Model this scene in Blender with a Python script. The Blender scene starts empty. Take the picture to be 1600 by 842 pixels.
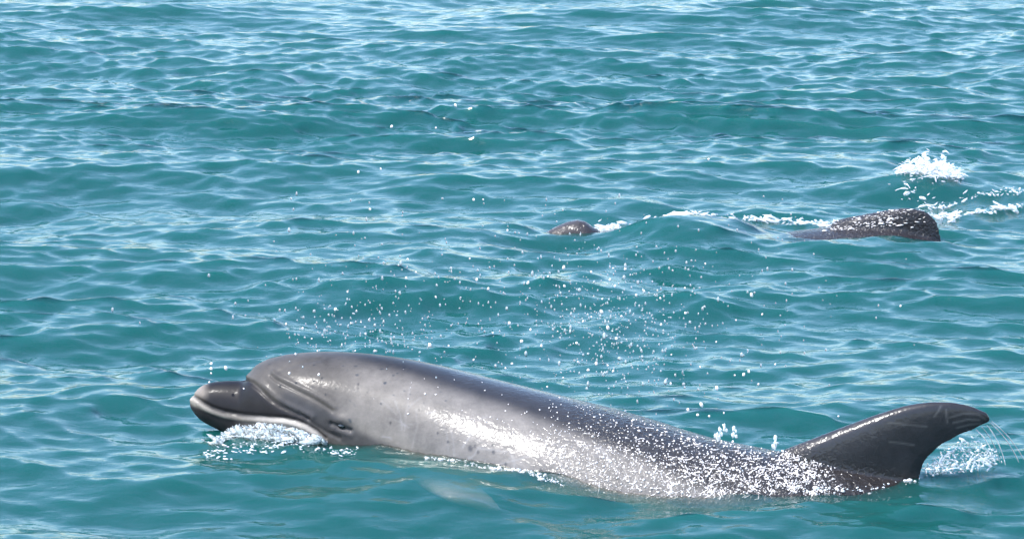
import bpy, bmesh, math, random
import numpy as np
from mathutils import Vector
from mathutils.bvhtree import BVHTree

# ------------------------------------------------------------------ camera, sky, sun, exposure
R = math.radians
SC = bpy.context.scene
COL = SC.collection
FPX = 5320.0                       # focal length in pixels of a 1600 px wide frame
CAM = np.array([0.0, -7.4, 2.0])
PITCH = R(12.12)
cam_data = bpy.data.cameras.new('camera')
cam_data.sensor_width = 36.0
cam_data.lens = 36.0 * FPX / 1600.0
cam_data.clip_start = 0.05
cam_data.clip_end = 20000.0
cam = bpy.data.objects.new('camera', cam_data)
COL.objects.link(cam)
cam.location = CAM
cam.rotation_euler = (R(90) - PITCH, 0, 0)
SC.camera = cam

SUN_EL, SUN_AZ = 57.0, -65.0       # azimuth from straight behind the camera, negative = to its left
sdir = np.array([math.sin(R(SUN_AZ)) * math.cos(R(SUN_EL)), -math.cos(R(SUN_AZ)) * math.cos(R(SUN_EL)), math.sin(R(SUN_EL))])
world = bpy.data.worlds.new('World')
SC.world = world
world.use_nodes = True
wn = world.node_tree
bg = wn.nodes['Background']
sky = wn.nodes.new('ShaderNodeTexSky')
sky.sky_type = 'NISHITA'
sky.sun_disc = False
sky.sun_elevation = R(SUN_EL)
sky.sun_rotation = math.atan2(sdir[0], sdir[1])
sky.air_density = 1.1
sky.dust_density = 1.0
sky.ozone_density = 4.0
wn.links.new(sky.outputs[0], bg.inputs[0])
bg.inputs[1].default_value = 0.15
sun_d = bpy.data.lights.new('sun', 'SUN')
sun_d.energy = 2.0
sun_d.angle = R(0.53)
sun_d.color = (1.0, 0.96, 0.9)
sun = bpy.data.objects.new('sun', sun_d)
COL.objects.link(sun)
sun.rotation_euler = Vector(sdir).to_track_quat('Z', 'Y').to_euler()

SC.view_settings.view_transform = 'Standard'
SC.view_settings.look = 'None'
SC.view_settings.exposure = 1.76
SC.view_settings.gamma = 1.0
SC.render.engine = 'CYCLES'
SC.cycles.use_denoising = True
SC.cycles.use_adaptive_sampling = True
SC.cycles.adaptive_threshold = 0.035
SC.cycles.volume_bounces = 1
SC.cycles.max_bounces = 4
SC.cycles.transparent_max_bounces = 12
SC.cycles.caustics_reflective = False
SC.cycles.caustics_refractive = False
SC.cycles.sample_clamp_indirect = 4.0

rng = np.random.default_rng(11)
random.seed(11)

# ------------------------------------------------------------------ helpers
cp, sp = math.cos(PITCH), math.sin(PITCH)

def ray(px, py):
    px = np.asarray(px, float); py = np.asarray(py, float)
    a = (px - 800.0) / FPX; b = (421.0 - py) / FPX
    return np.stack([a, cp + b * sp, -sp + b * cp], -1)

def at_y(px, py, y):                # the point of that sight line at depth y
    d = ray(px, py)
    t = (np.asarray(y, float) - CAM[1]) / d[..., 1]
    return CAM + d * t[..., None]

def at_z(px, py, z):
    d = ray(px, py)
    t = (np.asarray(z, float) - CAM[2]) / d[..., 2]
    return CAM + d * t[..., None]

def project(P):
    v = P - CAM
    dep = v[..., 1] * cp - v[..., 2] * sp
    u = v[..., 1] * sp + v[..., 2] * cp
    return 800.0 + FPX * v[..., 0] / dep, 421.0 - FPX * u / dep

def smooth(e0, e1, x):
    t = np.clip((x - e0) / (e1 - e0), 0, 1)
    return t * t * (3 - 2 * t)

def mesh_from(name, V, F):
    me = bpy.data.meshes.new(name)
    V = np.ascontiguousarray(V, np.float32); F = np.ascontiguousarray(F, np.int32)
    n = F.shape[1]
    me.vertices.add(len(V)); me.vertices.foreach_set('co', V.ravel())
    me.loops.add(F.size); me.loops.foreach_set('vertex_index', F.ravel())
    me.polygons.add(len(F)); me.polygons.foreach_set('loop_start', np.arange(0, F.size, n, dtype=np.int32))
    me.update(calc_edges=True)
    me.polygons.foreach_set('use_smooth', np.ones(len(F), bool))
    return me

def link(name, me, mat=None, parent=None):
    o = bpy.data.objects.new(name, me)
    COL.objects.link(o)
    if mat and me: me.materials.append(mat)
    if parent: o.parent = parent
    return o

def tag(o, label, cat, group=None, kind=None):
    o['label'] = label; o['category'] = cat
    if group: o['group'] = group
    if kind: o['kind'] = kind
    return o

def new_mat(name):
    m = bpy.data.materials.new(name); m.use_nodes = True
    nt = m.node_tree; nt.nodes.clear()
    out = nt.nodes.new('ShaderNodeOutputMaterial')
    return m, nt, out

def N(nt, kind, **kw):
    n = nt.nodes.new(kind)
    for k, v in kw.items():
        if k.startswith('i_'):
            n.inputs[k[2:].replace('_', ' ')].default_value = v
        else:
            setattr(n, k, v)
    return n

# ------------------------------------------------------------------ materials
def water_material():
    m, nt, out = new_mat('sea_water')
    L = nt.links.new
    tc = N(nt, 'ShaderNodeTexCoord')
    mp = N(nt, 'ShaderNodeMapping'); mp.inputs['Scale'].default_value = (0.5, 1.0, 1.0)
    L(tc.outputs['Object'], mp.inputs['Vector'])
    n1 = N(nt, 'ShaderNodeTexNoise'); n1.inputs['Scale'].default_value = 34; n1.inputs['Detail'].default_value = 2; n1.inputs['Distortion'].default_value = 0.4
    L(mp.outputs[0], n1.inputs['Vector'])
    bp = N(nt, 'ShaderNodeBump'); bp.inputs['Strength'].default_value = 0.22; bp.inputs['Distance'].default_value = 0.011
    L(n1.outputs['Fac'], bp.inputs['Height'])
    fr = N(nt, 'ShaderNodeFresnel'); fr.inputs['IOR'].default_value = 1.34
    gl = N(nt, 'ShaderNodeBsdfGlossy'); gl.inputs['Roughness'].default_value = 0.06
    tr = N(nt, 'ShaderNodeBsdfTransparent')
    L(bp.outputs[0], fr.inputs['Normal']); L(bp.outputs[0], gl.inputs['Normal'])
    mx = N(nt, 'ShaderNodeMixShader')
    L(fr.outputs[0], mx.inputs[0]); L(tr.outputs[0], mx.inputs[1]); L(gl.outputs[0], mx.inputs[2])
    L(mx.outputs[0], out.inputs['Surface'])
    vs = N(nt, 'ShaderNodeVolumeScatter'); vs.inputs['Color'].default_value = (0.034, 0.315, 0.308, 1); vs.inputs['Density'].default_value = 27.0; vs.inputs['Anisotropy'].default_value = 0.0
    va = N(nt, 'ShaderNodeVolumeAbsorption'); va.inputs['Color'].default_value = (0.034, 0.315, 0.308, 1); va.inputs['Density'].default_value = 27.0
    ad = N(nt, 'ShaderNodeAddShader')
    L(vs.outputs[0], ad.inputs[0]); L(va.outputs[0], ad.inputs[1]); L(ad.outputs[0], out.inputs['Volume'])
    return m

def skin_material():
    m, nt, out = new_mat('wet_skin')
    L = nt.links.new
    pig = N(nt, 'ShaderNodeAttribute', attribute_name='pigment')
    bead = N(nt, 'ShaderNodeAttribute', attribute_name='bead')
    tc = N(nt, 'ShaderNodeTexCoord')
    n1 = N(nt, 'ShaderNodeTexNoise'); n1.inputs['Scale'].default_value = 16; n1.inputs['Detail'].default_value = 9; n1.inputs['Roughness'].default_value = 0.75
    L(tc.outputs['Object'], n1.inputs['Vector'])
    rmp = N(nt, 'ShaderNodeMapRange'); rmp.inputs['From Min'].default_value = 0.3; rmp.inputs['From Max'].default_value = 0.7; rmp.inputs['To Min'].default_value = 0.62; rmp.inputs['To Max'].default_value = 1.3
    L(n1.outputs['Fac'], rmp.inputs['Value'])
    mul = N(nt, 'ShaderNodeVectorMath', operation='SCALE')
    L(pig.outputs['Color'], mul.inputs[0]); L(rmp.outputs[0], mul.inputs['Scale'])
    b = N(nt, 'ShaderNodeBsdfPrincipled')
    L(mul.outputs[0], b.inputs['Base Color'])
    b.inputs['Roughness'].default_value = 0.55
    b.inputs['Specular IOR Level'].default_value = 0.15
    L(pig.outputs['Alpha'], b.inputs['Coat Weight'])
    cr = N(nt, 'ShaderNodeMapRange'); cr.inputs['To Min'].default_value = 0.21; cr.inputs['To Max'].default_value = 0.22
    L(bead.outputs['Fac'], cr.inputs['Value']); L(cr.outputs[0], b.inputs['Coat Roughness'])
    b.inputs['Coat IOR'].default_value = 1.36
    # water beads and runnels on the skin: fine relief
    v1 = N(nt, 'ShaderNodeTexNoise'); v1.inputs['Scale'].default_value = 85; v1.inputs['Detail'].default_value = 1.0; v1.inputs['Distortion'].default_value = 0.8
    L(tc.outputs['Object'], v1.inputs['Vector'])
    m1 = N(nt, 'ShaderNodeMath', operation='MULTIPLY')
    L(v1.outputs['Fac'], m1.inputs[0]); L(bead.outputs['Fac'], m1.inputs[1])
    v2 = N(nt, 'ShaderNodeTexNoise'); v2.inputs['Scale'].default_value = 30; v2.inputs['Detail'].default_value = 3
    L(tc.outputs['Object'], v2.inputs['Vector'])
    m2 = N(nt, 'ShaderNodeMath', operation='MULTIPLY_ADD'); m2.inputs[1].default_value = 0.06
    L(v2.outputs['Fac'], m2.inputs[0]); L(m1.outputs[0], m2.inputs[2])
    bp = N(nt, 'ShaderNodeBump'); bp.inputs['Strength'].default_value = 1.0; bp.inputs['Distance'].default_value = 0.009
    L(m2.outputs[0], bp.inputs['Height'])
    L(bp.outputs[0], b.inputs['Coat Normal'])
    bp2 = N(nt, 'ShaderNodeBump'); bp2.inputs['Strength'].default_value = 0.5; bp2.inputs['Distance'].default_value = 0.004
    L(m2.outputs[0], bp2.inputs['Height'])
    L(bp2.outputs[0], b.inputs['Normal'])
    L(b.outputs[0], out.inputs['Surface'])
    return m

def foam_material(name='foam', clear=0.42, tint=(0.86, 0.88, 0.88, 1)):
    m, nt, out = new_mat(name)
    b = N(nt, 'ShaderNodeBsdfPrincipled')
    b.inputs['Base Color'].default_value = tint
    b.inputs['Roughness'].default_value = 0.25
    b.inputs['Subsurface Weight'].default_value = 0.3
    b.inputs['Subsurface Radius'].default_value = (0.01, 0.01, 0.01)
    tr = N(nt, 'ShaderNodeBsdfTransparent'); mx = N(nt, 'ShaderNodeMixShader'); mx.inputs[0].default_value = clear
    nt.links.new(b.outputs[0], mx.inputs[1]); nt.links.new(tr.outputs[0], mx.inputs[2])
    nt.links.new(mx.outputs[0], out.inputs['Surface'])
    return m

def clear_material():
    m, nt, out = new_mat('clear_water')
    L = nt.links.new
    fr = N(nt, 'ShaderNodeFresnel'); fr.inputs['IOR'].default_value = 1.45
    gl = N(nt, 'ShaderNodeBsdfGlossy'); gl.inputs['Roughness'].default_value = 0.12
    tr = N(nt, 'ShaderNodeBsdfTransparent'); tr.inputs['Color'].default_value = (0.95, 0.98, 0.97, 1)
    df = N(nt, 'ShaderNodeBsdfDiffuse'); df.inputs['Color'].default_value = (0.8, 0.86, 0.84, 1)
    mx0 = N(nt, 'ShaderNodeMixShader'); mx0.inputs[0].default_value = 0.35
    L(tr.outputs[0], mx0.inputs[1]); L(df.outputs[0], mx0.inputs[2])
    mx = N(nt, 'ShaderNodeMixShader')
    L(fr.outputs[0], mx.inputs[0]); L(mx0.outputs[0], mx.inputs[1]); L(gl.outputs[0], mx.inputs[2])
    L(mx.outputs[0], out.inputs['Surface'])
    return m

def plain_material(name, col, rough, coat=0.0):
    m, nt, out = new_mat(name)
    n = N(nt, 'ShaderNodeTexNoise'); n.inputs['Scale'].default_value = 6; n.inputs['Detail'].default_value = 5
    mr = N(nt, 'ShaderNodeMapRange'); mr.inputs['To Min'].default_value = 0.75; mr.inputs['To Max'].default_value = 1.25
    vm = N(nt, 'ShaderNodeVectorMath', operation='SCALE'); vm.inputs[0].default_value = col
    b = N(nt, 'ShaderNodeBsdfPrincipled'); b.inputs['Roughness'].default_value = rough; b.inputs['Coat Weight'].default_value = coat
    nt.links.new(n.outputs['Fac'], mr.inputs['Value']); nt.links.new(mr.outputs[0], vm.inputs['Scale'])
    nt.links.new(vm.outputs[0], b.inputs['Base Color']); nt.links.new(b.outputs[0], out.inputs['Surface'])
    return m

M_WATER, M_SKIN, M_FOAM, M_CLEAR = water_material(), skin_material(), foam_material(), clear_material()
M_FROTH = foam_material('froth', 0.5)
M_DROP = foam_material('sunlit_drop', 0.0, (0.88, 0.80, 0.75, 1))
M_EYE = plain_material('eye_black', (0.006, 0.005, 0.005), 0.1, 1.0)
M_SAND = plain_material('sand', (0.30, 0.27, 0.20), 0.9)

# ------------------------------------------------------------------ the sea: wave field
def comps(n, l0, l1, slope, mean_deg, spread, seed):
    g = np.random.default_rng(seed)
    lam = np.exp(np.linspace(math.log(l0), math.log(l1), n)) * g.uniform(0.92, 1.08, n)
    k = 2 * math.pi / lam
    th = R(mean_deg) + R(spread) * g.normal(0, 1, n)
    ph = g.uniform(0, 2 * math.pi, n)
    s = slope * math.sqrt(2.0 / n) * g.uniform(0.6, 1.3, n)      # slope of each train
    return k, th, ph, s / k

BANDS = [comps(9, 2.4, 0.95, 0.060, -84, 14, 3), comps(36, 0.80, 0.26, 0.098, -88, 30, 4), comps(84, 0.24, 0.055, 0.172, -90, 38, 5)]
G = np.random.default_rng(8)
LOW = [(G.uniform(0.6, 2.2), G.uniform(0, 6.28), G.uniform(0, 6.28)) for _ in range(12)]

def low_noise(x, y, j, scale=1.0):
    s = 0
    for i in range(6):
        f, a, p = LOW[(i + j) % 12]
        s = s + np.sin(scale * f * (x * math.cos(a) + y * math.sin(a)) + p + j)
    return s / 2.5

BUMPS = []          # local swellings and hollows: (x, y, height, rx, ry)

def waves(x, y, spacing=None):
    """height and sideways shift of the sea at x, y"""
    xw = x + 0.10 * low_noise(x, y, 1, 1.6); yw = y + 0.07 * low_noise(x, y, 5, 1.9)
    z = np.zeros_like(x); dx = np.zeros_like(x); dy = np.zeros_like(x)
    gust = np.clip(1.0 + 0.25 * low_noise(x, y, 3, 1.3), 0.6, 1.4)
    # calmer water round the near animal
    calm = np.exp(-((np.abs(x + 0.05) / 1.25) ** 4) - ((y + 0.15) / 0.32) ** 2)
    for b, (ks, ths, phs, am) in enumerate(BANDS):
        for k, th, ph, a in zip(ks, ths, phs, am):
            c, s = math.cos(th), math.sin(th)
            p = k * (xw * c + yw * s) + ph
            w = a
            if b == 1: w = a * (0.6 + 0.4 * gust)
            if b == 2: w = a * gust
            w = w * (1 - (0.6, 0.25, 0.1)[b] * calm)
            if spacing is not None:
                w = w * np.clip((2 * math.pi / k) / (3.0 * spacing) - 0.6, 0, 1)
            z = z + w * np.cos(p)
            q = -(0.8, 1.2, 1.55)[b] * w * np.sin(p)
            dx = dx + q * c; dy = dy + q * s
    for (bx, by, h, rx, ry) in BUMPS:
        z = z + h * np.exp(-((x - bx) / rx) ** 2 - ((y - by) / ry) ** 2)
    return z, dx, dy

AK = np.concatenate([b[0] for b in BANDS]); AT = np.concatenate([b[1] for b in BANDS]); AP = np.concatenate([b[2] for b in BANDS]); AA = np.concatenate([b[3] for b in BANDS])
AB = np.concatenate([np.full(len(b[0]), i) for i, b in enumerate(BANDS)])
AKX, AKY = AK * np.cos(AT), AK * np.sin(AT)
CALM = np.array([0.6, 0.25, 0.1])

def eta(x, y):                       # the same height for one point
    x = float(x); y = float(y)
    xw = x + 0.10 * low_noise(x, y, 1, 1.6); yw = y + 0.07 * low_noise(x, y, 5, 1.9)
    gust = min(max(1.0 + 0.25 * low_noise(x, y, 3, 1.3), 0.6), 1.4)
    calm = math.exp(-((abs(x + 0.05) / 1.25) ** 4) - ((y + 0.15) / 0.32) ** 2)
    w = AA * np.array([1, 0.6 + 0.4 * gust, gust])[AB] * (1 - CALM * calm)[AB]
    z = float((w * np.cos(AKX * xw + AKY * yw + AP)).sum())
    for (bx, by, h, rx, ry) in BUMPS:
        z += h * math.exp(-((x - bx) / rx) ** 2 - ((y - by) / ry) ** 2)
    return [z]

# ------------------------------------------------------------------ dolphins
def gsm(a, n):                        # soften a profile
    k = np.exp(-0.5 * (np.arange(-3 * n, 3 * n + 1) / n) ** 2); k /= k.sum()
    p = np.concatenate([2 * a[0] - a[3 * n:0:-1], a, 2 * a[-1] - a[-2:-3 * n - 2:-1]])
    return np.convolve(p, k, 'valid')

def foil(levels, mid_n, thick):
    """levels: [(lead xyz, trail xyz)], a closed fin blade with a rounded front edge"""
    c = np.concatenate([np.linspace(0, 1, 15) ** 1.6, np.linspace(1, 0, 15)[1:-1] ** 1.6])
    sgn = np.concatenate([np.ones(15), -np.ones(13)])
    prof = np.sqrt(np.clip(c, 0, 1)) * (1 - c) * 2.6 + 0.22 * smooth(0, .1, c) * smooth(1.0, .97, c)
    V = []; F = []
    n = len(c)
    for (a, b), t in zip(levels, thick):
        a = np.array(a); b = np.array(b)
        V.append(a + (b - a) * c[:, None] + np.array(mid_n) * (sgn * prof * t)[:, None] * 0.5)
    nl = len(levels)
    V = np.concatenate(V)
    for i in range(nl - 1):
        for j in range(n):
            k = (j + 1) % n
            F.append((i * n + j, i * n + k, (i + 1) * n + k, (i + 1) * n + j))
    caps = [tuple(range(n))[::-1], tuple(range((nl - 1) * n, nl * n))]
    return V, F, caps

def resample(levels, n):
    A = np.array([l[0] for l in levels]); B = np.array([l[1] for l in levels])
    t = np.linspace(0, 1, len(levels)); u = np.linspace(0, 1, n)
    out = []
    for Q in (A, B):
        out.append(np.stack([gsm(np.interp(u, t, Q[:, i]), max(1, n // 24)) for i in range(3)], -1))
    return list(zip(out[0], out[1]))

def build_body(name, st, fin, fin_thick, flippers, voxel, groove, pigment, y_scale=1.0, coat=(.12, .25, .85)):
    """st: rows px, top py, y, half height, half width (the trunk as stations along the spine)"""
    st = np.array(st, float); st[:, 2] *= y_scale
    px = st[:, 0]
    u = np.linspace(px[0], px[-1], 1200)
    it = lambda j: np.interp(u, px, st[:, j])
    bl = smooth(px[0] + 130, px[0] + 290, u)
    both = lambda j, a, b: gsm(it(j), a) * (1 - bl) + gsm(it(j), b) * bl
    tp, yc, h, w = both(1, 2, 14), gsm(it(2), 40), both(3, 3, 20), both(4, 3, 20)
    h[0] = max(h[0], .004); w[0] = max(w[0], .004)
    P = at_y(u, tp, yc)
    th = np.tan(PITCH + np.arctan((tp - 421) / FPX))
    zc = P[:, 2] - np.sqrt(h ** 2 + (w * th) ** 2)
    Cx, Cy, Cz = P[:, 0], yc, zc
    tx = np.gradient(Cx); ty = gsm(np.gradient(Cy), 30); tl = np.hypot(tx, ty)
    nx, ny = -ty / tl, tx / tl         # sideways, away from the camera
    m = 96
    a = np.linspace(0, 2 * math.pi, m, endpoint=False)
    V = np.stack([Cx[:, None] + nx[:, None] * w[:, None] * np.cos(a), Cy[:, None] + ny[:, None] * w[:, None] * np.cos(a), Cz[:, None] + h[:, None] * np.sin(a)], -1).reshape(-1, 3)
    bm = bmesh.new()
    def add(V, F):
        vs = [bm.verts.new(v) for v in V]
        for f in F: bm.faces.new([vs[i] for i in f])
    F = []
    for i in range(len(u) - 1):
        for j in range(m):
            k = (j + 1) % m
            F.append((i * m + j, i * m + k, (i + 1) * m + k, (i + 1) * m + j))
    F.append(tuple(range(m))[::-1]); F.append(tuple(range((len(u) - 1) * m, len(u) * m)))
    add(V, F)
    # dorsal fin on the midline
    lv = []
    for (l, t) in fin:
        lv.append((at_y(l[0], l[1], np.interp(l[0], u, yc)), at_y(t[0], t[1], np.interp(t[0], u, yc))))
    k = int(np.argmin(abs(u - fin[2][0][0])))
    lv = resample(lv, 40)
    tt = np.interp(np.linspace(0, 1, 40), np.linspace(0, 1, len(fin_thick)), fin_thick)
    fv, ff, fc = foil(lv, (nx[k], ny[k], 0), tt); add(fv, ff + fc)
    # flippers: given on the near side, mirrored through the midplane
    for fl in flippers:
        lv = resample([(np.array(l), np.array(t)) for l, t in fl], 24)
        nn = np.cross(lv[12][1] - lv[12][0], lv[23][0] - lv[0][0]); nn /= np.linalg.norm(nn)
        fv, ff, fc = foil(lv, nn, np.linspace(.035, .012, 24)); add(fv, ff + fc)
        i0 = int(np.argmin(abs(Cx - fv[:, 0].mean())))
        nv = np.array([nx[i0], ny[i0], 0]); s = (fv - np.array([Cx[i0], Cy[i0], 0])) @ nv
        add(fv - 2 * s[:, None] * nv, [f[::-1] for f in ff + fc])
    # flukes
    e = np.array([Cx[-1], Cy[-1], Cz[-1]]); t = np.array([tx[-1] / tl[-1], ty[-1] / tl[-1], 0]); nv = np.array([nx[-1], ny[-1], 0])
    for sd in (-1, 1):
        o = [(-.16, 0., .12, 0.), (-.10, .10, .10, .06), (0.0, .20, .12, .18), (.10, .28, .18, .27), (.17, .33, .20, .33)]
        lv = resample([(e + t * l0 + nv * sd * l1, e + t * t0 + nv * sd * t1) for (l0, l1, t0, t1) in o], 20)
        fv, ff, fc = foil(lv, (0, 0, 1), np.linspace(.05, .012, 20)); add(fv, ff + fc)
    bmesh.ops.recalc_face_normals(bm, faces=bm.faces)
    raw = bpy.data.meshes.new('raw'); bm.to_mesh(raw); bm.free()
    tmp = bpy.data.objects.new('raw', raw); COL.objects.link(tmp)
    md = tmp.modifiers.new('r', 'REMESH'); md.mode = 'VOXEL'; md.voxel_size = voxel; md.adaptivity = 0
    ms = tmp.modifiers.new('s', 'SMOOTH'); ms.factor = 0.5; ms.iterations = 7
    dg = bpy.context.evaluated_depsgraph_get()
    me = bpy.data.meshes.new_from_object(tmp.evaluated_get(dg))
    bpy.data.objects.remove(tmp); bpy.data.meshes.remove(raw)
    nvt = len(me.vertices)
    co = np.empty(nvt * 3, np.float32); me.vertices.foreach_get('co', co); co = co.reshape(-1, 3).astype(float)
    no = np.empty(nvt * 3, np.float32); me.vertex_normals.foreach_get('vector', no); no = no.reshape(-1, 3).astype(float)
    # which place of the near flank a vertex, or its mirror twin, lies at
    cy = np.interp(co[:, 0], Cx, Cy); NX = np.interp(co[:, 0], Cx, nx); NY = np.interp(co[:, 0], Cx, ny)
    s = (co[:, 1] - cy) * NY
    Q = co.copy(); k = s > 0
    Q[k, 0] -= 2 * s[k] * NX[k]; Q[k, 1] -= 2 * s[k] * NY[k]
    qx, qy = project(Q)
    rel = (co[:, 2] - np.interp(co[:, 0], Cx, Cz)) / np.interp(co[:, 0], Cx, h)
    top = np.interp(qx, u, tp)
    d = groove(qx, qy) if groove else 0
    co = co + no * np.asarray(d)[..., None] if groove else co
    me.vertices.foreach_set('co', co.astype(np.float32).ravel())
    col, bead = pigment(qx, qy, rel, top)
    at = me.attributes.new('pigment', 'FLOAT_COLOR', 'POINT')
    at.data.foreach_set('color', np.concatenate([col * 0.82, np.interp(qx, [430, 610, 715], coat)[:, None]], 1).astype(np.float32).ravel())
    at = me.attributes.new('bead', 'FLOAT', 'POINT'); at.data.foreach_set('value', bead.astype(np.float32))
    me.polygons.foreach_set('use_smooth', np.ones(len(me.polygons), bool))
    me.update()
    me.name = name
    me.materials.clear()
    return me, (Cx, Cy, Cz, h, w, nx, ny, u, tp)

def pdist(x, y, pts):
    pts = np.array(pts, float); best = np.full(x.shape, 1e9)
    for (a, b) in zip(pts[:-1], pts[1:]):
        ab = b - a; t = np.clip(((x - a[0]) * ab[0] + (y - a[1]) * ab[1]) / (ab @ ab), 0, 1)
        best = np.minimum(best, np.hypot(x - a[0] - t * ab[0], y - a[1] - t * ab[1]))
    return best

MOUTH = [(299, 617), (306, 620), (320, 630), (333, 637), (352, 643), (380, 647.5), (410, 650), (440, 652), (462, 656), (480, 663), (496, 673), (508, 684)]
LIP = [(x - 1, y + 7) for x, y in MOUTH]
CREASE = [(378, 592), (386, 594), (394, 598), (404, 606), (414, 616), (424, 625), (436, 633), (450, 640), (464, 647), (480, 654)]
LINE2 = [(424, 587), (432, 594), (444, 600), (462, 609), (486, 621), (505, 632), (520, 642)]
LINE3 = [(468, 645), (480, 655), (492, 664), (510, 675), (530, 684)]

def near_groove(x, y):
    g = lambda pts, w: np.exp(-(pdist(x, y, pts) / w) ** 2)
    d = -0.0060 * g(MOUTH, 2.6) + 0.0050 * g(LIP, 4.0)
    d -= 0.0075 * g(CREASE, 3.6); d += 0.004 * g([(p[0] + 9, p[1] - 3) for p in CREASE], 5)
    d -= 0.0042 * g(LINE2, 2.6); d += 0.003 * g([(p[0] + 3, p[1] - 6) for p in LINE2], 4)
    d -= 0.004 * g(LINE3, 3.0)
    d += 0.008 * np.exp(-((x - 533) / 16) ** 2 - ((y - 655) / 9) ** 2)
    d -= 0.008 * g([(518, 661), (530, 667), (548, 672)], 3.0)
    d += 0.003 * g([(520, 670), (548, 680)], 4)
    d -= 0.0018 * g([(432, 582), (450, 573), (475, 566), (500, 562)], 3.0)
    return d * 0.7

SG = np.random.default_rng(5)
SCARS = []
for _ in range(34):
    x0, y0 = SG.uniform(590, 1010), 0
    f = SG.uniform(0.15, 0.95); L_ = SG.uniform(12, 60); an = SG.normal(1.3, 0.9)
    SCARS.append((x0, f, L_, an, SG.uniform(0.6, 1.1), SG.uniform(0.15, 0.5)))
SPOTS = [(735, 700, 4), (742, 697, 2.5), (747, 706, 2.5), (771, 706, 3), (770, 694, 2.5), (700, 690, 2), (655, 640, 2), (684, 676, 2), (845, 735, 3), (830, 700, 2), (560, 600, 2), (503, 592, 2.5), (488, 604, 2), (610, 660, 2), (720, 720, 3), (790, 725, 2.5)]

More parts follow.
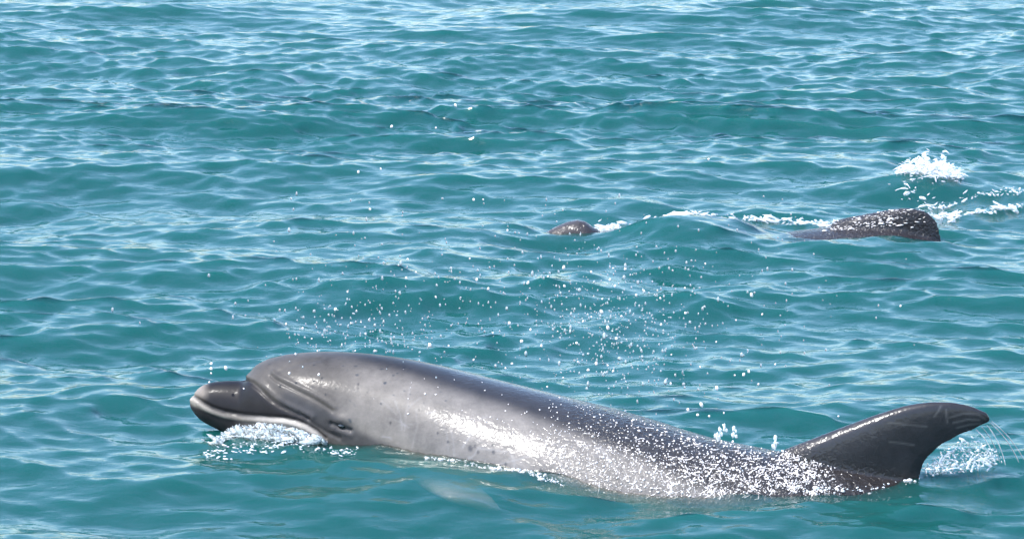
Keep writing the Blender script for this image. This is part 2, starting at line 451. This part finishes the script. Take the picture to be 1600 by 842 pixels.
def near_pigment(x, y, rel, top):
    n = len(x)
    d = y - top
    col = np.empty((n, 3))
    flank = np.array([0.18, 0.158, 0.138]); cape = np.array([0.026, 0.022, 0.021]); head = np.array([0.080, 0.070, 0.062])
    dark = np.array([0.035, 0.034, 0.037]); pale = np.array([0.32, 0.29, 0.26]); cream = np.array([0.56, 0.48, 0.38])
    mixc = lambda c, k, f: c * (1 - f[:, None]) + k * f[:, None]
    col[:] = flank
    cw = np.interp(x, [420, 540, 600, 700, 800, 900, 1000, 1100, 1200, 1300], [14, 10, 22, 32, 38, 50, 64, 80, 90, 120])
    hm = 1 - smooth(500, 600, x + 0.25 * (y - 600))
    col = mixc(col, head, hm)
    col = mixc(col, cape, (1 - smooth(cw - 14, cw + 16, d)) * smooth(470, 560, x))
    col = mixc(col, np.array([0.085, 0.082, 0.082]), smooth(950, 1200, x) * smooth(60, 120, d))
    # stripe from beak to eye
    st = smooth(8, -6, pdist(x, y, [(450, 628), (480, 645), (515, 660), (560, 690), (620, 715)]) - 14)
    col = mixc(col, np.array([0.035, 0.034, 0.037]), st * 0.75)
    # beak: dark above, pale lip and jaw below
    mp = np.array(MOUTH); my = np.interp(x, mp[:, 0], mp[:, 1])
    bk = (x < 520)
    up = smooth(1, -3, y - my) * smooth(4, -4, x - np.interp(y, [590, 606, 625, 640, 654], [384, 402, 424, 448, 478]))
    col = mixc(col, np.array([0.013, 0.011, 0.012]), up)
    tipm = smooth(330, 312, x) * smooth(630, 612, y)
    col = mixc(col, np.array([0.24, 0.20, 0.165]), up * tipm)
    low = smooth(-1, 2, y - my) * bk * smooth(516, 500, x)
    jaw = smooth(360, 430, x)
    jc = np.array([0.03, 0.027, 0.027])[None] * (1 - jaw[:, None]) + pale[None] * jaw[:, None]
    col = col * (1 - low[:, None]) + jc * low[:, None]
    lipf = np.exp(-(pdist(x, y, [(300, 622), (306, 628), (320, 637), (334, 644), (352, 650), (380, 654), (410, 657), (440, 660), (470, 668), (498, 684)]) / np.interp(x, [300, 312, 330, 400, 500], [7, 5, 3.2, 3.6, 8])) ** 4)
    col = mixc(col, cream * 0.6 + pale * 0.4, lipf * bk * np.interp(x, [300, 318, 340, 400, 500], [.9, .7, .35, .35, .6]))
    mo = np.exp(-(pdist(x, y, MOUTH) / 2.0) ** 2)
    col = mixc(col, np.array([0.02, 0.018, 0.018]), mo * bk * 0.9)
    for (x0, f, L_, an, w, s) in SCARS:
        y0 = np.interp(x0, [590, 1010], [590, 690]) + f * 100
        q = pdist(x, y, [(x0, y0), (x0 + L_ * .5 * math.cos(an) + 3, y0 + L_ * .5 * math.sin(an)), (x0 + L_ * math.cos(an), y0 + L_ * math.sin(an))])
        col = mixc(col, np.array([0.3, 0.28, 0.27]), s * np.exp(-(q / (w * 1.6)) ** 2) * (x > 570))
    for pts in ([(640, 606), (636, 640), (632, 672)], [(650, 640), (652, 664), (644, 700)], [(632, 650), (642, 632), (656, 622)], [(738, 684), (752, 690), (768, 695)]):
        col = mixc(col, np.array([0.32, 0.29, 0.27]), 0.25 * np.exp(-(pdist(x, y, pts) / 1.5) ** 2))
    for (a, b, r) in SPOTS:
        col = mixc(col, dark, 0.85 * np.exp(-(np.hypot(x - a, (y - b) * 0.8) / r) ** 4))
    # fin
    fy = np.interp(x, [1200, 1252, 1300, 1440, 1500], [720, 712, 728, 745, 800])
    fin = smooth(1235, 1290, x) * smooth(18, -18, y - fy)
    col = mixc(col, np.array([0.024, 0.022, 0.024]), fin)
    for pts in ([(1388, 660), (1415, 663), (1448, 666)], [(1390, 690), (1410, 692), (1428, 695)], [(1484, 652), (1505, 646), (1528, 647), (1540, 655)], [(1490, 660), (1512, 655), (1530, 656)], [(1495, 668), (1515, 663), (1532, 662)], [(1478, 640), (1480, 660)], [(1460, 650), (1466, 642), (1470, 634)]):
        col = mixc(col, np.array([0.12, 0.115, 0.11]), 0.5 * fin * np.exp(-(pdist(x, y, pts) / 1.5) ** 2))
    sub = smooth(18, 34, y - np.interp(x, [600, 666, 750, 800], [706, 722, 736, 746])) * (x > 600) * (x < 840)
    col = mixc(col, np.array([0.42, 0.36, 0.32]), sub)
    bead = smooth(800, 960, x + 0.5 * (y - 690)) * (1 - 0.85 * fin) * smooth(1500, 1300, x)
    bead = np.maximum(bead, 0.14 * smooth(640, 720, x))
    bead = np.where(x < 560, 0.05, bead)
    return col, bead

# near dolphin
near_st = [  # px, top py, y, half height, half width
    (297.5, 628, .120, .006, .008), (302, 615, .120, .022, .022), (308, 607, .119, .033, .030), (318, 600.5, .118, .044, .037), (332, 596.5, .116, .052, .042), (352, 594.5, .113, .061, .047),
    (372, 594.5, .110, .069, .052), (381, 594.5, .109, .074, .056), (386, 587, .108, .082, .060), (391, 579, .107, .089, .065), (400, 569, .106, .099, .073), (418, 560, .103, .110, .087), (445, 553.5, .100, .122, .104), (475, 550, .096, .131, .117), (505, 548.5, .092, .138, .128),
    (545, 549.5, .085, .146, .139), (590, 554, .075, .156, .150), (630, 560, .065, .166, .160), (680, 570, .050, .177, .171), (733, 584, .030, .186, .180),
    (800, 601, .000, .197, .192), (866, 618, -.030, .205, .200), (932, 634, -.062, .210, .205), (1000, 652, -.095, .210, .205), (1061, 672, -.122, .207, .200), (1107, 685, -.140, .202, .190), (1159, 694, -.157, .194, .177),
    (1205, 703, -.170, .189, .170), (1300, 722, -.188, .177, .155), (1440, 754, -.205, .152, .128), (1600, 790, -.215, .118, .096), (1750, 815, -.225, .088, .066), (1900, 835, -.235, .062, .042), (2010, 845, -.245, .045, .03)]
near_fin = [((1195, 745), (1436, 790)), ((1213, 706), (1438, 752)), ((1252, 691.5), (1439, 741)), ((1315, 667), (1446, 722)), ((1372, 646), (1459, 705)), ((1415, 632.5), (1482, 689)), ((1453, 627), (1508, 677)), ((1487, 627.5), (1528, 669)), ((1516, 633), (1541, 663)), ((1541, 644), (1549, 656))]
def flip(px0, py0, z0, px1, py1, z1): return (tuple(at_z(px0, py0, z0)), tuple(at_z(px1, py1, z1)))
near_flip = [flip(610, 700, -.06, 690, 735, -.11), flip(636, 735, -.03, 720, 745, -.04), flip(654, 757, -.008, 752, 760, -.012), flip(692, 778, -.008, 772, 778, -.012), flip(760, 797, -.03, 786, 797, -.03)]
me, NEAR = build_body('body', near_st, near_fin, [.05, .05, .046, .04, .034, .028, .022, .017, .012, .008], [near_flip], 0.0032, near_groove, near_pigment, 1.45)
d1 = bpy.data.objects.new('dolphin', None); COL.objects.link(d1)
d1.location = (NEAR[0][500], NEAR[1][500], NEAR[2][500])
bpy.context.view_layer.update()
tag(d1, 'large grey dolphin lifting its head and curved dorsal fin out of the water', 'dolphin', 'dolphins at the surface')
body1 = link('body', me, M_SKIN, d1); body1.matrix_parent_inverse = d1.matrix_world.inverted()
BVH1 = BVHTree.FromPolygons([v.co[:] for v in me.vertices], [p.vertices[:] for p in me.polygons])

def uv_ball(name, r, seg=16, rings=10):
    bm = bmesh.new(); bmesh.ops.create_uvsphere(bm, u_segments=seg, v_segments=rings, radius=r)
    me = bpy.data.meshes.new(name); bm.to_mesh(me); bm.free()
    me.polygons.foreach_set('use_smooth', np.ones(len(me.polygons), bool)); return me
eye_me = uv_ball('eye', 0.0085)
eye_me.materials.append(M_EYE)
Cx, Cy, Cz, hh, ww, nnx, nny, uu, NEAR_TOP = NEAR
o_, d_ = Vector(CAM), Vector(ray(535, 665.5)).normalized()
hit = BVH1.ray_cast(o_, d_)[0]
if hit:
    i = int(np.argmin(abs(Cx - hit.x))); nv = Vector((nnx[i], nny[i], 0)); s = (hit - Vector((Cx[i], Cy[i], 0))).dot(nv)
    for p in (hit + nv * 0.0035, hit - nv * (2 * s) - nv * 0.0035):
        e = link('eye', eye_me, None, d1); e.location = p - d1.location; e.scale = (1.3, 0.8, 0.8)

# far dolphin: only the tip of the beak and the back break the surface
def far_pigment(x, y, rel, top):
    col = np.empty((len(x), 3)); col[:] = (0.024, 0.021, 0.023)
    f = smooth(0.1, -0.6, rel)[:, None]
    col = col * (1 - f) + np.array([0.3, 0.29, 0.28]) * f
    f = smooth(940, 900, x)[:, None]; col = col * (1 - f) + np.array([0.05, 0.04, 0.037]) * f
    return col, np.where(x > 1000, 1.0, .5)
YF = 2.45
far_st = [(a, b + (-4 if a < 930 else 2 if a < 1190 else 11), c, d, e) for a, b, c, d, e in [(842, 376, YF, .004, .006), (850, 368, YF, .018, .02), (866, 359, YF, .032, .03), (884, 351, YF, .042, .038), (902, 347, YF, .05, .043), (914, 349, YF, .056, .047), (924, 356, YF, .06, .052), (950, 366, YF, .09, .075), (985, 368, YF, .115, .10),
          (1040, 364, YF, .14, .13), (1100, 361, YF, .165, .155), (1160, 359, YF, .185, .175), (1220, 353, YF - .01, .20, .19), (1260, 347, YF - .02, .2, .19), (1300, 343, YF - .03, .2, .19), (1350, 342, YF - .05, .195, .185), (1400, 344, YF - .07, .19, .175), (1450, 360, YF - .09, .18, .16), (1500, 380, YF - .1, .165, .14), (1600, 392, YF - .12, .13, .1), (1720, 412, YF - .14, .085, .06), (1810, 425, YF - .15, .05, .035)]]
far_fin = [((1290, 365), (1475, 378)), ((1300, 346), (1472, 362)), ((1322, 340), (1468, 354)), ((1345, 336), (1466, 348)), ((1366, 332), (1462, 343)), ((1386, 328), (1458, 338)), ((1405, 325.5), (1453, 333)), ((1424, 325.5), (1447, 330))]
me2, FAR = build_body('body', far_st, far_fin, [.05, .048, .045, .04, .034, .028, .02, .012], [], 0.0055, None, far_pigment, 1.0, (.8, .8, .8))
d2 = bpy.data.objects.new('dolphin', None); COL.objects.link(d2)
d2.location = (FAR[0][500], FAR[1][500], FAR[2][500])
bpy.context.view_layer.update()
tag(d2, 'farther dolphin almost under water, only beak tip and glittering dark back showing', 'dolphin', 'dolphins at the surface')
body2 = link('body', me2, M_SKIN, d2); body2.matrix_parent_inverse = d2.matrix_world.inverted()

# ------------------------------------------------------------------ the sea mesh
def wpt(px, py, z=0.0):
    p = at_z(px, py, z); return p[0], p[1]
def bump(px, py, h, rx, ry): BUMPS.append((*wpt(px, py), h, rx, ry))
bump(430, 700, .020, .16, .10)      # water pushed up by the chin
bump(600, 720, .022, .16, .14)
bump(1020, 790, -.034, .30, .20)    # hollow along the flank
bump(1420, 742, .010, .2, .12)
bump(1110, 372, .060, .17, .17)     # swelling over the far dolphin's head
bump(1030, 362, .030, .11, .13)
bump(1370, 388, .062, .32, .13)
bump(872, 380, -.045, .19, .15)
bump(1440, 300, .035, .22, .14)
bump(970, 335, .030, .13, .12)

def graded(lo, hi, step0, step1, reach, grow):
    core = [lo]
    while core[-1] < hi:
        t = (core[-1] - lo) / (hi - lo); core.append(core[-1] + step0 + (step1 - step0) * t)
    a = []; s = step0; p = core[0]
    while p > -reach:
        s *= grow; p -= s; a.append(p)
    b = []; s = step1; p = core[-1]
    while p < reach:
        s *= grow; p += s; b.append(p)
    return np.array(a[::-1] + core + b)

gx = graded(-2.9, 2.9, 0.0095, 0.0095, 4000, 1.13)
gy = graded(-1.3, 8.3, 0.009, 0.0135, 4000, 1.13)
X, Y = np.meshgrid(gx, gy)
SPC = np.maximum(np.gradient(gx)[None, :], np.gradient(gy)[:, None] * np.ones_like(X))
Z, DX, DY = waves(X.ravel(), Y.ravel(), SPC.ravel())
WX, WY = X.ravel() + DX, Y.ravel() + DY
# water clings to the skin where it meets the near dolphin
cl = np.where((WX > -1.0) & (WX < 1.15) & (WY > -0.6) & (WY < 0.45))[0]
for i in cl:
    q = BVH1.find_nearest((WX[i], WY[i], Z[i]), 0.06)
    if q[0] is not None:
        Z[i] += 0.011 * math.exp(-q[3] / 0.016)
V = np.stack([WX, WY, Z], -1)
nx_, ny_ = len(gx), len(gy)
I = np.arange(nx_ * ny_).reshape(ny_, nx_)
F = np.stack([I[:-1, :-1], I[:-1, 1:], I[1:, 1:], I[1:, :-1]], -1).reshape(-1, 4)
border = np.concatenate([I[0, :-1], I[:-1, -1], I[-1, :0:-1], I[:0:-1, 0]])
nb = len(border)
Vb = V[border].copy(); Vb[:, 2] = -5.0
j = np.arange(nb)
skirt = np.stack([border[j], j + len(V), (j + 1) % nb + len(V), border[(j + 1) % nb]], -1)
centre = len(V) + nb
floor_f = np.stack([j + len(V), np.full(nb, centre), np.full(nb, centre), (j + 1) % nb + len(V)], -1)
Vall = np.concatenate([V, Vb, [[0, 0, -5.0]]])
me = mesh_from('sea', Vall, np.concatenate([F, skirt]))
bm = bmesh.new(); bm.from_mesh(me); bm.verts.ensure_lookup_table()
bm.faces.new([bm.verts[len(V) + k] for k in range(nb)][::-1])
bm.to_mesh(me); bm.free()
sea = link('sea', me, M_WATER); sea['kind'] = 'structure'; sea['label'] = 'rippled teal green sea water'
bed = mesh_from('seabed', np.array([[-4500, -4500, -5.2], [4500, -4500, -5.2], [4500, 4500, -5.2], [-4500, 4500, -5.2]]), np.array([[0, 1, 2, 3]]))
bed = link('seabed', bed, M_SAND); bed['kind'] = 'structure'

# ------------------------------------------------------------------ splashes, foam, drops
bm = bmesh.new(); bmesh.ops.create_icosphere(bm, subdivisions=2, radius=1.0)
ICO_V = np.array([v.co[:] for v in bm.verts]); ICO_F = np.array([[v.index for v in f.verts] for f in bm.faces]); bm.free()
bm = bmesh.new(); bmesh.ops.create_icosphere(bm, subdivisions=1, radius=1.0)
ICO1_V = np.array([v.co[:] for v in bm.verts]); ICO1_F = np.array([[v.index for v in f.verts] for f in bm.faces]); bm.free()

class Blobs:
    def __init__(s): s.V = []; s.F = []; s.n = 0
    def add(s, V, F): s.V.append(V); s.F.append(F + s.n); s.n += len(V)
    def blob(s, p, r, sc=(1, 1, 1), jag=0.25, g=rng, tilt=.5, lean=0.0):
        v = ICO1_V * r * (1 + jag * g.normal(0, 1, (len(ICO1_V), 1)).clip(-1.5, 1.5)) * np.array(sc)
        a = g.uniform(0, 6.28); c, q = math.cos(a), math.sin(a)
        b = lean + g.uniform(-tilt, tilt); cb, sb = math.cos(b), math.sin(b)
        v = v @ np.array([[c, -q, 0], [q, c, 0], [0, 0, 1]]).T if sc[0] == sc[1] else v @ np.array([[cb, 0, -sb], [0, 1, 0], [sb, 0, cb]]).T
        s.add(v + p, ICO1_F)
    def strand(s, pts, r0, r1, k=6):
        pts = np.array(pts); n = len(pts); T = np.gradient(pts, axis=0); T /= np.linalg.norm(T, axis=1)[:, None] + 1e-9
        A = np.cross(T, [0.3, 1, 0.2]); A /= np.linalg.norm(A, axis=1)[:, None] + 1e-9; B = np.cross(T, A)
        an = np.linspace(0, 2 * math.pi, k, endpoint=False)
        rr = np.linspace(r0, r1, n) * (1 + 0.35 * np.sin(np.arange(n) * 1.7 + pts[0, 0] * 90))
        V = pts[:, None] + rr[:, None, None] * (A[:, None] * np.cos(an)[None, :, None] + B[:, None] * np.sin(an)[None, :, None])
        V = V.reshape(-1, 3); F = []
        for i in range(n - 1):
            for j in range(k):
                l = (j + 1) % k
                F += [(i * k + j, i * k + l, (i + 1) * k + l), (i * k + j, (i + 1) * k + l, (i + 1) * k + j)]
        s.add(V, np.array(F))
    def build(s, name, mat): return link(name, mesh_from(name, np.concatenate(s.V), np.concatenate(s.F)), mat)

def near_y(px, py, back=0.004):       # the near skin's depth along a sight line, else None
    h = BVH1.ray_cast(Vector(CAM), Vector(ray(px, py)).normalized())[0]
    return h.y - back if h else None

def arc(p, v, n=7, T=0.05):
    t = np.linspace(0, T, n)[:, None]
    return p + v * t + np.array([0, 0, -4.9]) * t ** 2

g = np.random.default_rng(21)
# 1. water thrown up under the jaw
S = Blobs(); C_ = Blobs()
for i in range(2600):
    px = g.choice([g.uniform(335, 500), g.normal(420, 32)]); f = g.beta(1.2, 1.8)
    base = np.interp(px, [330, 400, 505], [695, 697, 690]); topy = np.interp(px, [330, 350, 400, 440, 505], [690, 672, 660, 662, 684])
    py = base + (topy - base) * f
    y = near_y(px, min(py, 676)); y = (y if y is not None else 0.06) - g.uniform(0.004, 0.05)
    p = at_y(px, py, y); z0 = eta(p[0], p[1])[0]
    if p[2] < z0 - 0.004: p[2] = z0 + 0.002
    big = g.random() < .035
    r = g.uniform(.006, .011) if big else min(g.lognormal(-6.75, 0.5), .0045)
    (C_ if big or g.random() < .4 else S).blob(p, r, (g.uniform(1, 3), .8, g.uniform(.6, 1)), 0.16, g, .75, -.45)
for i in range(36):
    px = g.uniform(365, 450); py = g.uniform(672, 692)
    y = near_y(px, 668); y = (y if y is not None else 0.06) - g.uniform(0.01, 0.05)
    p = at_y(px, py, y); v = np.array([g.normal(-.25, .4), g.normal(-.2, .2), g.uniform(.2, .8)])
    S.strand(arc(p, v, 8, g.uniform(.02, .05)), g.uniform(.0014, .003), .0006)
for i in range(190):                    # ragged foam on the water below the chin
    px = g.uniform(318, 560); py = g.normal(697, 5) + (6 if px > 500 else 0)
    p = at_z(px, py, 0.02); p[2] = eta(p[0], p[1])[0] + .002
    S.blob(p, g.lognormal(-6.5, 0.5), (g.uniform(1.2, 2.4), 1.2, .6), 0.2, g)
tag(S.build('splash', M_FOAM), 'white splash of broken water under the near dolphin\'s jaw', 'splash', kind='stuff')
tag(C_.build('splash', M_CLEAR), 'clear flying water among the white splash under the jaw', 'splash', kind='stuff')

# 1b. beads of water clinging to the skin
S = Blobs()
n_b = 0
for i in range(10500):
    px = 560 + 760 * g.random() ** .7
    tpy = float(np.interp(px, uu, NEAR_TOP)); wl = float(np.interp(px, [560, 666, 750, 866, 932, 1000, 1050, 1259, 1320], [700, 722, 736, 756, 770, 783, 783, 766, 762]))
    f = g.random(); py = tpy + (wl - tpy) * f
    if px > 1215: py = np.interp(px, [1215, 1320], [700, 735]) + 60 * g.random(); f = .7
    dens = float(np.interp(px, [560, 700, 830, 930, 1060, 1200, 1290, 1320], [.02, .03, .12, .5, .8, .72, .4, .06])) * float(np.interp(f, [0, .15, .4, .7, 1], [.4, .45, .75, .95, .6]))
    if px < 850 and f > .55: dens *= .15
    if .5 + .5 * math.sin(px * .11 + 2.1 * math.sin(py * .13)) + g.normal(0, .2) < .25: dens *= .45
    if g.random() > dens: continue
    h_ = BVH1.ray_cast(Vector(CAM), Vector(ray(px, py)).normalized())
    if h_[0] is None: continue
    r = min(g.lognormal(-6.8, .45), .003)
    if h_[0].z < eta(h_[0].x, h_[0].y)[0] + .006: continue
    if g.random() < .1:
        q0 = np.array(h_[0]); q1 = q0 + np.array([g.normal(0, .006), 0, g.normal(-.004, .006)]); q2 = q1 + np.array([g.normal(0, .006), 0, g.normal(-.003, .005)])
        P_ = []
        for q in (q0, (q0 + q1) / 2, q1, (q1 + q2) / 2, q2):
            m_ = BVH1.find_nearest(Vector(q)); P_.append(np.array(m_[0] + m_[1] * .0004))
        S.strand(P_, r * .55, r * .45, 5)
    else:
        S.blob(np.array(h_[0] + h_[1] * r * .3), r, (g.uniform(.8, 1.3), .8, g.uniform(.7, 1.2)), .15, g)
bd = S.build('water_beads', M_DROP); bd.parent = d1; bd.matrix_parent_inverse = d1.matrix_world.inverted(); bd['kind'] = 'stuff'

# 2. bubbling edge where the flank meets the water
S = Blobs()
for i in range(330):
    px = g.choice([g.uniform(665, 880), g.normal(820, 25), g.uniform(1230, 1440)], p=[.5, .28, .22])
    py = np.interp(px, [600, 666, 750, 800, 866, 932, 1000, 1259, 1358, 1440], [706, 722, 736, 746, 760, 769, 783, 764, 764, 749]) + g.normal(0, 3.5)
    y = near_y(px, py - 6); y = (y if y is not None else -.2) - g.uniform(0, .03)
    p = at_y(px, py, y); z0 = eta(p[0], p[1])[0]; p[2] = max(p[2], z0)
    S.blob(p, g.lognormal(-6.55, .5), (g.uniform(1, 2), 1, .9), .2, g)
tag(S.build('foam', M_FOAM), 'thin bubbling foam along the near dolphin\'s waterline', 'foam', kind='stuff')

# 3. water falling off the fin tip and the churn behind the fin
S = Blobs(); C_ = Blobs()
yf = float(np.interp(1500, uu, Cy))
for k in range(5):
    a = at_y((1549, 1547, 1542, 1534, 1525)[k], (658, 660, 664, 667, 671)[k], yf); b = at_y((1600, 1592, 1571, 1562, 1554)[k], (718, 722, 726, 722, 718)[k], yf + g.uniform(-.03, .03))
    t = np.linspace(0, 1, 12)[:, None]
    C_.strand(a + (b - a) * t + np.array([.008, 0, .010]) * (t * (1 - t)) * 2, .0014, .0009)
for i in range(900):
    f = g.random(); px = 1450 + 105 * f + g.normal(0, 6)
    lo = np.interp(px, [1445, 1500, 1570], [744, 738, 722]); hi = np.interp(px, [1445, 1490, 1520, 1570], [728, 690, 680, 712])
    py = lo + (hi - lo) * g.beta(1.1, 1.5)
    p = at_y(px, py, yf + g.uniform(-.04, .12)); p[2] = max(p[2], eta(p[0], p[1])[0])
    (S if g.random() < .45 else C_).blob(p, min(g.lognormal(-6.85, .55), .0045), (g.uniform(1, 3), .8, g.uniform(.6, 1)), .16, g, 1.0, -.4)
for i in range(14):
    px = g.uniform(1460, 1550); p = at_y(px, g.uniform(715, 740), yf + g.uniform(-.03, .1))
    S.strand(arc(p, np.array([g.normal(.2, .3), 0, g.uniform(.3, .9)]), 8, g.uniform(.03, .07)), .002, .0006)
for (px, py, n, sd) in ((1125, 680, 16, 6), (1133, 668, 8, 5), (1147, 676, 8, 4), (1210, 694, 12, 4), (1213, 688, 6, 3)):
    for i in range(n):
        p = at_y(px + g.normal(0, sd * .5), py + g.normal(0, sd), float(np.interp(px, uu, Cy)) + g.uniform(-.02, .03)); S.blob(p, g.uniform(.0015, .0036), (1, 1, 1.8), .25, g)
tag(S.build('splash', M_FOAM), 'white water flung up beneath and behind the raised fin', 'splash', kind='stuff')
tag(C_.build('splash', M_CLEAR), 'clear streams of water running off the fin tip', 'splash', kind='stuff')

# 4. breaking crest beyond the far dolphin
def crest(name, px0, px1, py_of, ht, n, label, r=-5.2, up=.25, gap=-9, spots=None):
    S = Blobs()
    for i in range(n):
        f = g.beta(1.6, 1.6); px = px0 + (px1 - px0) * f + g.normal(0, 3)
        if spots:
            a_, b_ = spots[g.integers(0, len(spots))]; px = g.normal(a_, b_); f = .5
        if math.sin(px * .062 + 1.3) + .7 * math.sin(px * .15) + g.normal(0, .5) < gap: continue
        pb = py_of(px) + g.normal(0, 2.5)
        x, y = wpt(px, pb); z = eta(x, y)[0]
        p = np.array(wpt(px, pb, z) + (z,)); p[2] = eta(p[0], p[1])[0]
        p[2] += ht * g.beta(1, 2.2) * math.sin(math.pi * min(max(f, .06), .94)) ** .5 * (.75 + .25 * math.sin(px * .21) + .2 * math.sin(px * .47))
        S.blob(p, g.lognormal(r, .5), (g.uniform(1, 3.4), 1, g.uniform(.5, 1)), .22, g, .7)
        if g.random() < .04:
            S.strand(arc(p, np.array([g.normal(0, .4), g.normal(0, .3), g.uniform(.3, 1.0) * up]), 7, .06), .0035, .001)
    return tag(S.build(name, M_FROTH), label, 'foam', kind='stuff')
crest('whitecap', 1402, 1504, lambda x: 279 - 0 * x, .085, 1700, 'small white breaking crest beyond the far dolphin\'s back', -6.4)
crest('foam', 1410, 1600, lambda x: np.interp(x, [1420, 1480, 1540, 1600], [288, 298, 301, 298]), .006, 150, 'thin foam lines on the wave below the white breaking crest', -6.3, spots=[(1430, 14), (1462, 9), (1480, 8), (1530, 16), (1560, 10), (1590, 12)])
crest('foam', 940, 1215, lambda x: np.interp(x, [930, 960, 1010, 1060, 1110, 1150, 1215], [360, 356, 352, 338, 340, 338, 341]), .014, 330, 'white foam streak over the far dolphin\'s submerged head', -5.95, spots=[(945, 9), (962, 7), (1015, 12), (1048, 16), (1062, 13), (1072, 10), (1095, 14), (1150, 26), (1190, 12)])
crest('foam', 1435, 1580, lambda x: np.interp(x, [1430, 1480, 1530, 1580], [330, 340, 338, 334]), .012, 190, 'foam streaks trailing behind the far dolphin\'s back', -6.0, spots=[(1448, 8), (1475, 12), (1490, 7), (1525, 12), (1560, 10), (1580, 14)])
crest('foam', 1215, 1330, lambda x: np.interp(x, [1215, 1260, 1330], [350, 347, 356]), .01, 90, 'foam flecks at the front of the far dolphin\'s back', -5.8)

BVH2 = BVHTree.FromPolygons([v.co[:] for v in me2.vertices], [p.vertices[:] for p in me2.polygons])
S = Blobs()
for i in range(230):
    k = g.integers(0, 6)
    px, py = ((g.normal(1270, 22), g.normal(349, 2)), (g.normal(1315, 18), g.normal(357, 2)), (g.normal(1372, 22), g.normal(349, 3)), (g.normal(1385, 26), g.normal(341, 2.5)), (g.normal(1395, 24), g.normal(329, 4)), (g.normal(1345, 40), g.normal(345, 8)))[k]
    h_ = BVH2.ray_cast(Vector(CAM), Vector(ray(px, py)).normalized())
    if h_[0] is None or h_[0].z < eta(h_[0].x, h_[0].y)[0]: continue
    r = min(g.lognormal(-6.75, .4), .0035)
    S.blob(np.array(h_[0] + h_[1] * r * .3), r, (g.uniform(1, 5), 1, g.uniform(.6, 1)), .15, g, .15)
bd = S.build('water_beads', M_DROP); bd.parent = d2; bd.matrix_parent_inverse = d2.matrix_world.inverted(); bd['kind'] = 'stuff'

# 5. spray in the air: single bright drops, and the fine mist of droplets
DROPS = """330 568 330 576 330 583 353 575 327 597 381 607 452 583 462 553 496 548 498 585 447 506 473 513 487 529 524 483 543 456 548 505 564 503
571 521 555 548 586 548 637 405 650 425 635 434 681 464 734 404 745 437 763 451 825 442 856 432 882 447 881 418 924 425 958 419 977 420 953 437
961 447 941 467 994 461 1006 455 1032 466 1070 450 1102 412 1174 460 1191 491 1071 489 1033 507 1119 534 1094 573 1148 586 1162 585 1211 569
940 487 971 494 924 495 911 502 950 512 963 529 901 536 903 565 932 568 919 578 950 571 958 580 978 596 1049 554 1048 599 1120 606 672 539
701 540 796 505 829 515 891 517 815 533 846 540 560 269 595 264 578 327 740 312 755 312 793 360 1107 249 612 198 681 200 712 165 800 568
790 575 740 562 770 520 855 604 880 590 1075 640 1096 632 1090 648 1108 650 1131 645 1145 690 1310 650 1407 478 1170 580 1185 600 1150 500"""
DP = np.array(DROPS.split(), float).reshape(-1, 2)
drop_me = []
for k in range(4):
    v = ICO_V * np.array([1, 1, 1 + .18 * k]); v = v * (1 + .05 * np.sin(3 * v[:, :1] + k))
    m_ = mesh_from('water_drop', v, ICO_F); m_.materials.append(M_DROP); drop_me.append(m_)
for i, (px, py) in enumerate(DP):
    if py < 400: y = g.uniform(.6, 1.6)
    else: y = g.uniform(-.1, .75)
    ny_s = near_y(px, py)
    if ny_s is not None: y = ny_s - g.uniform(.02, .15)
    p = at_y(px, py, y)
    if p[2] < eta(p[0], p[1])[0] + .02: p = at_y(px, py, -.35)
    o = bpy.data.objects.new('water_drop', drop_me[i % 4]); COL.objects.link(o)
    o.location = p; r = .0018 + .0021 * g.random() ** 1.6; o.scale = (r, r, r); o.rotation_euler = (0, g.uniform(-.5, .5), 0)
    tag(o, 'bright drop falling in a column above the near dolphin\'s beak' if px < 400 else 'bright drop of spray high over the water beyond the near dolphin' if py < 400 else 'bright drop of spray flying just above the near dolphin\'s back', 'drop', 'bright drops of spray in the air')
S = Blobs()
for i in range(1300):
    k = g.random()
    if k < .35: px, py = g.normal(960, 65), g.normal(530, 65)
    elif k < .65: px, py = g.normal(860, 190), g.normal(480, 55)
    elif k < .8: px, py = g.normal(560, 70), g.normal(515, 30)
    else: px, py = g.uniform(450, 1300), g.uniform(300, 640)
    y = g.uniform(-.1, .8); p = at_y(px, py, y)
    if p[2] < eta(p[0], p[1])[0] + .01: continue
    S.blob(p, g.lognormal(-6.35, .35), (1, 1, g.uniform(1, 2.2)), .12, g)
tag(S.build('spray', M_CLEAR), 'fine glittering spray hanging in the air over the dolphin\'s back', 'spray', kind='stuff')
